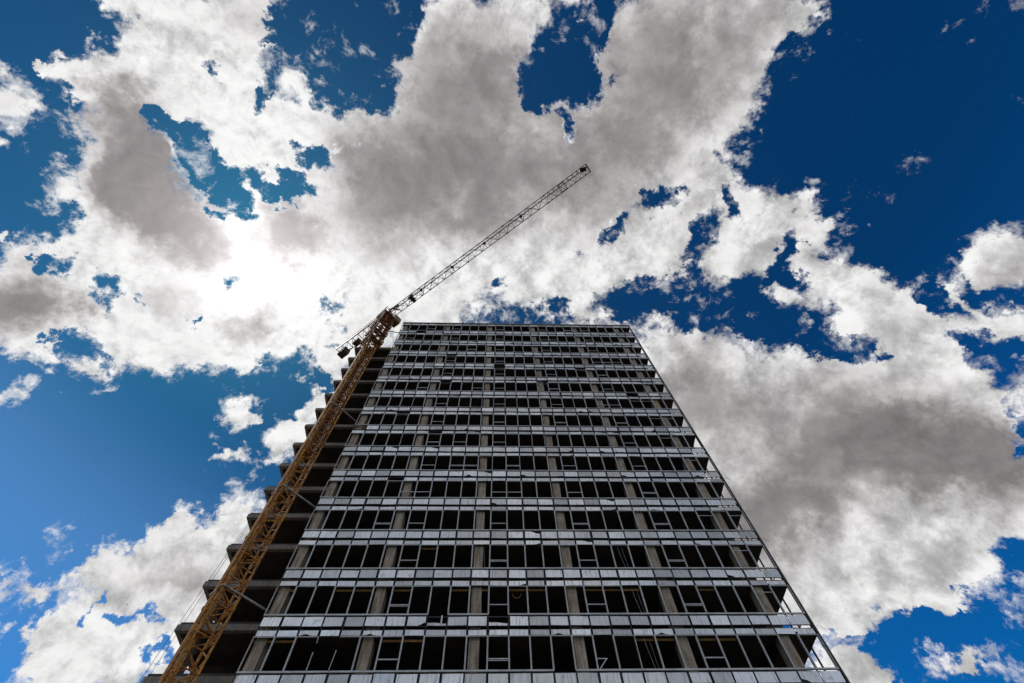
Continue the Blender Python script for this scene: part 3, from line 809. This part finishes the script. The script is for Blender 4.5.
CLOUD_THICK = [
    (-0.5735, 0.0563, 0.8173, 0.2338, 0.9674, 0.0974, 0.0958, 0.0824, 1.1),
    (-0.5431, 0.147, 0.8267, 0.5648, 0.7925, 0.2302, 0.1068, 0.0866, 1.15),
    (-0.5753, -0.0123, 0.8179, 0.8176, -0.0369, 0.5745, 0.0475, 0.0528, 0.5),
    (-0.5184, 0.1967, 0.8322, 0.8549, 0.0994, 0.5091, 0.0705, 0.0739, 0.5),
    (-0.6713, 0.2568, 0.6953, 0.6983, 0.5334, 0.4773, 0.0588, 0.0578, 1.2),
    (-0.5532, 0.3014, 0.7766, 0.7648, 0.5533, 0.3301, 0.055, 0.0571, 0.35),
    (-0.4454, 0.3469, 0.8254, 0.8953, 0.1592, 0.4162, 0.0633, 0.043, 0.95),
    (-0.378, 0.2063, 0.9025, 0.7855, 0.5875, 0.1946, 0.0736, 0.0619, 1.0),
    (-0.4698, 0.2351, 0.8509, 0.8826, 0.1071, 0.4577, 0.0456, 0.0689, 0.3),
    (-0.2076, 0.1183, 0.971, 0.978, 0.0049, 0.2085, 0.2201, 0.1617, 0.75),
    (-0.0577, 0.0549, 0.9968, 0.9981, -0.0182, 0.0588, 0.2447, 0.1936, 0.75),
    (-0.0028, -0.0791, 0.9969, 0.9997, -0.0242, 0.0008, 0.1601, 0.0935, 0.6),
    (0.1339, 0.1039, 0.9855, 0.9908, -0.0342, -0.131, 0.1907, 0.1459, 0.6),
    (0.2526, 0.0128, 0.9675, 0.9673, -0.0261, -0.2523, 0.1766, 0.1835, 0.6),
    (0.3141, -0.1118, 0.9428, 0.9491, 0.0113, -0.3149, 0.1435, 0.1293, 0.65),
    (0.4057, -0.1437, 0.9026, 0.9137, 0.0365, -0.4048, 0.0869, 0.0662, 0.5),
    (0.0404, 0.1998, 0.979, 0.999, -0.0256, -0.036, 0.1585, 0.0966, 0.25),
    (-0.1049, -0.1498, 0.9831, 0.9942, -0.041, 0.0998, 0.1006, 0.0566, 0.3),
    (0.4122, 0.499, 0.7622, 0.911, -0.2327, -0.3404, 0.2051, 0.1463, 0.6),
    (0.6072, 0.4337, 0.6658, 0.7778, -0.153, -0.6096, 0.1831, 0.0978, 0.8),
    (0.6849, 0.4446, 0.5772, 0.6855, -0.1246, -0.7174, 0.1185, 0.0888, 0.8),
    (0.5536, 0.5343, 0.6388, 0.7747, -0.6118, -0.1597, 0.2264, 0.0897, 0.7),
    (0.4508, 0.6452, 0.6169, 0.7861, -0.6143, 0.0681, 0.1507, 0.1024, 0.7),
    (0.7138, 0.438, 0.5466, 0.7004, -0.4515, -0.5528, 0.0614, 0.0686, 0.5),
    (0.3827, 0.442, 0.8113, 0.9238, -0.1924, -0.3309, 0.1062, 0.0755, 0.3),
    (-0.469, 0.6781, 0.5659, 0.8163, 0.0883, 0.5708, 0.0638, 0.0541, 0.4),
    (-0.498, 0.6831, 0.5342, 0.8671, 0.394, 0.3047, 0.0653, 0.0407, 0.3),
    (0.7284, 0.1718, 0.6632, 0.6849, -0.2055, -0.699, 0.0398, 0.0349, 0.4),
    (-0.4046, -0.13, 0.9052, 0.9141, -0.0849, 0.3964, 0.0701, 0.0323, 0.3),
    (-0.5099, -0.119, 0.8519, 0.8598, -0.0997, 0.5007, 0.0617, 0.0364, 0.3),
]

STR = .1
world = bpy.data.worlds.new("World"); scene.world = world; world.use_nodes = True
wt = NT(world.node_tree); wt.n.clear()
out = wt.new("ShaderNodeOutputWorld"); bg = wt.new("ShaderNodeBackground"); wt.l.new(bg.outputs[0], out.inputs[0])
bg.inputs[1].default_value = STR
tc = wt.new("ShaderNodeTexCoord")
D = wt.vmath("NORMALIZE", tc.outputs["Generated"])

def field(vec, table):
    acc = None
    for nx_, ny_, nz_, ex, ey, ez, r1, r2, w in table:
        n = Vector((nx_,ny_,nz_)).normalized(); e1 = Vector((ex,ey,ez)); e1 = (e1-n*e1.dot(n)).normalized(); e2 = n.cross(e1)
        eu = Matrix((e1,e2,n)).transposed().to_euler()
        mp = wt.mapping(vec, tuple(n), tuple(eu), (r1*1.12, r2*1.12, .8), "TEXTURE")
        gr = wt.new("ShaderNodeTexGradient", gradient_type="SPHERICAL"); wt.l.new(mp, gr.inputs[0])
        acc = wt.math("MULTIPLY_ADD", gr.outputs["Fac"], w*1.5, acc if acc is not None else 0.0)
    return acc

wn = wt.noise(D, 6.0, 8, .66, out="Color")
warp = wt.vmath("ADD", D, wt.vmath("SCALE", wt.vmath("SUBTRACT", wn, (.5,.5,.5)), scale=.15))
warp = wt.vmath("ADD", warp, wt.vmath("SCALE", wt.vmath("SUBTRACT", wt.noise(D, 19.0, 7, .66, out="Color"), (.5,.5,.5)), scale=.11))
holes = wt.math("MINIMUM", field(warp, [t[:8]+(-t[8],) for t in CLOUD_COVER if -5 < t[8] < 0]), 1.3)
frayed = wt.math("MULTIPLY_ADD", wt.math("SUBTRACT", wt.noise(D, 15.0, 8, .64), .5), 4.6, 1.0, clamp=False)
cov = wt.smooth(wt.math("MULTIPLY", field(warp, [t for t in CLOUD_COVER if t[8] > 0]), .90), -.24, 1.38, -.12, 1.30)
cov = wt.math("SUBTRACT", cov, wt.math("MULTIPLY", wt.math("MULTIPLY", holes, frayed), 1.13))
cov = wt.math("MAXIMUM", cov, wt.math("MULTIPLY_ADD", wt.math("MINIMUM", holes, 1.0), .19, -.16))
clear = field(warp, [t[:8]+(-t[8]-5.0,) for t in CLOUD_COVER if t[8] < -5])
cov = wt.math("SUBTRACT", cov, wt.math("MINIMUM", clear, .6))
thk = wt.math("MINIMUM", field(warp, CLOUD_THICK), 1.6)
# unseen sky around the view: clouds added, thickened to brighten the facade panels
elsewhere = wt.smooth(wt.vmath("DOT_PRODUCT", D, tuple(FW)), .70, .60)
rand = wt.math("MULTIPLY_ADD", wt.noise(D, 2.6, 3, .5), 2.6, -.5)
cov = wt.math("MULTIPLY_ADD", elsewhere, rand, cov)
thk = wt.math("MULTIPLY_ADD", elsewhere, wt.math("MULTIPLY", wt.noise(D, 3.1, 2, .5), .45), thk)

def puffs(vec, scale, detail):
    v = wt.new("ShaderNodeTexVoronoi", feature="F1", voronoi_dimensions="3D")
    v.normalize = False
    wt.l.new(vec, v.inputs["Vector"])
    v.inputs["Scale"].default_value = scale; v.inputs["Detail"].default_value = detail
    v.inputs["Roughness"].default_value = .55; v.inputs["Lacunarity"].default_value = 2.3
    return v.outputs["Distance"]
crinkle = wt.vmath("SCALE", wt.vmath("SUBTRACT", wt.noise(D, 22.0, 5, .6, out="Color"), (.5,.5,.5)), scale=.055)
def billow(vec):
    a = wt.noise(vec, 7.0, 11, .63, 2.1, .25)
    b = wt.noise(vec, 24.0, 9, .66, 2.1, .4)
    ab = wt.math("MULTIPLY_ADD", b, .55, a)
    c = puffs(wt.vmath("ADD", vec, crinkle), 11.0, 3.0)
    return wt.math("MULTIPLY_ADD", c, -PUFF, ab)
PUFF = .22
b0 = billow(D)
toward = wt.vmath("NORMALIZE", wt.vmath("ADD", D, wt.vmath("SCALE", wt.vmath("SUBTRACT", tuple(SUN), D), scale=.05)))
b1 = billow(toward)
nz = wt.math("SUBTRACT", b0, .775-PUFF*.75)
dens = wt.math("MULTIPLY_ADD", nz, wt.smooth(cov, .70, 1.3, 3.9, 1.5), cov)
alpha = wt.smooth(dens, .16, .96)
fringe = wt.math("MULTIPLY_ADD", wt.math("SUBTRACT", wt.noise(D, 30.0, 8, .68, 2.0, .8), .5), 2.6, dens)
alpha = wt.math("MAXIMUM", alpha, wt.smooth(fringe, .0, .85, 0, .60))
lit = wt.math("SUBTRACT", b0, b1)                      # brighter where the cloud thins towards the sun
soft = wt.math("SUBTRACT", wt.noise(warp, 6.0, 5, .5), .5)
body = wt.math("MULTIPLY_ADD", soft, 2.2, thk)
body = wt.math("MULTIPLY_ADD", nz, .6, body)
body = wt.math("MULTIPLY", body, wt.smooth(wt.math("MULTIPLY_ADD", nz, .8, cov), .35, 1.0))
grey = wt.smooth(body, -.25, 1.5)
sd = wt.math("MAXIMUM", wt.vmath("DOT_PRODUCT", D, tuple(SUN)), 0.0)
g1 = wt.math("POWER", sd, 16.0); g2 = wt.math("POWER", sd, 170.0); g0 = wt.math("POWER", sd, 3.0)
white = wt.math("MULTIPLY_ADD", g0, .12, .70)
white = wt.math("MULTIPLY_ADD", g1, .18, white)
white = wt.math("MULTIPLY_ADD", elsewhere, .18, white)            # unseen sun-facing clouds, brightened further to light the panels
white = wt.math("MULTIPLY_ADD", lit, 1.7, white)
white = wt.math("MULTIPLY_ADD", soft, .5, white)
white = wt.math("SMOOTH_MAX", white, .36, .55)
white = wt.math("SMOOTH_MIN", white, .97, .25)
dark = wt.math("MULTIPLY_ADD", g0, .04, .225)
dark = wt.math("MULTIPLY_ADD", g1, .03, dark)
dark = wt.math("MULTIPLY_ADD", lit, .22, dark)
dark = wt.math("MULTIPLY_ADD", soft, .16, dark)
lum = wt.math("ADD", wt.math("MULTIPLY", white, wt.math("SUBTRACT", 1.0, grey)), wt.math("MULTIPLY", dark, grey))
lum = wt.math("MULTIPLY_ADD", g2, .48, lum)
lum = wt.math("MAXIMUM", lum, .03)
tint = wt.mix(grey, rgb(1.0,1.0,.995), rgb(1.0,.925,.93))
ccol = wt.vmath("SCALE", tint, scale=wt.math("MULTIPLY", lum, 1/STR))

sky = wt.new("ShaderNodeTexSky", sky_type="NISHITA")
sky.sun_disc = False; sky.sun_elevation = EL; sky.sun_rotation = AZ
sky.air_density = 1.0; sky.dust_density = .4; sky.ozone_density = 3.0
gm = wt.new("ShaderNodeGamma"); wt.l.new(sky.outputs[0], gm.inputs[0]); gm.inputs[1].default_value = 1.6
blue = wt.vmath("MULTIPLY", gm.outputs[0], (.012,.225,.285))
veil = wt.vmath("SCALE", (.22,.55,1.0), scale=wt.math("MULTIPLY", wt.math("MULTIPLY_ADD", g1, .10, wt.math("MULTIPLY", g0, .03)), 1/STR))
sepz = wt.new("ShaderNodeSeparateXYZ"); wt.l.new(D, sepz.inputs[0])
low = wt.smooth(sepz.outputs[2], .80, .50)                     # paler towards the horizon
haze = wt.mix(low, rgb(1,1,1), rgb(1.6,1.55,1.6))
blue = wt.vmath("MULTIPLY", blue, haze)
blue = wt.vmath("SCALE", blue, scale=wt.math("MULTIPLY_ADD", g0, -.68, 1.0))      # deep blue of a polarised sky round the sun
blue = wt.vmath("ADD", blue, veil)
blue = wt.vmath("ADD", blue, wt.vmath("SCALE", (.46,.68,.92), scale=wt.math("MULTIPLY", wt.math("MULTIPLY", wt.smooth(sepz.outputs[2], .73, .50), wt.math("POWER", sd, 4.0)), .24/STR)))   # sunlit haze low in the sky
wt.put(bg.inputs[0], wt.mix(alpha, blue, ccol))
world.cycles.sampling_method = "MANUAL"; world.cycles.sample_map_resolution = 512

# ------------------------------------------------------------------ view
vs = scene.view_settings
vs.view_transform = "Standard"; vs.look = "None"; vs.gamma = 1.0; vs.use_curve_mapping = False; vs.exposure = 0.0
scene.cycles.max_bounces = 6; scene.cycles.diffuse_bounces = 3
scene.cycles.use_denoising = True
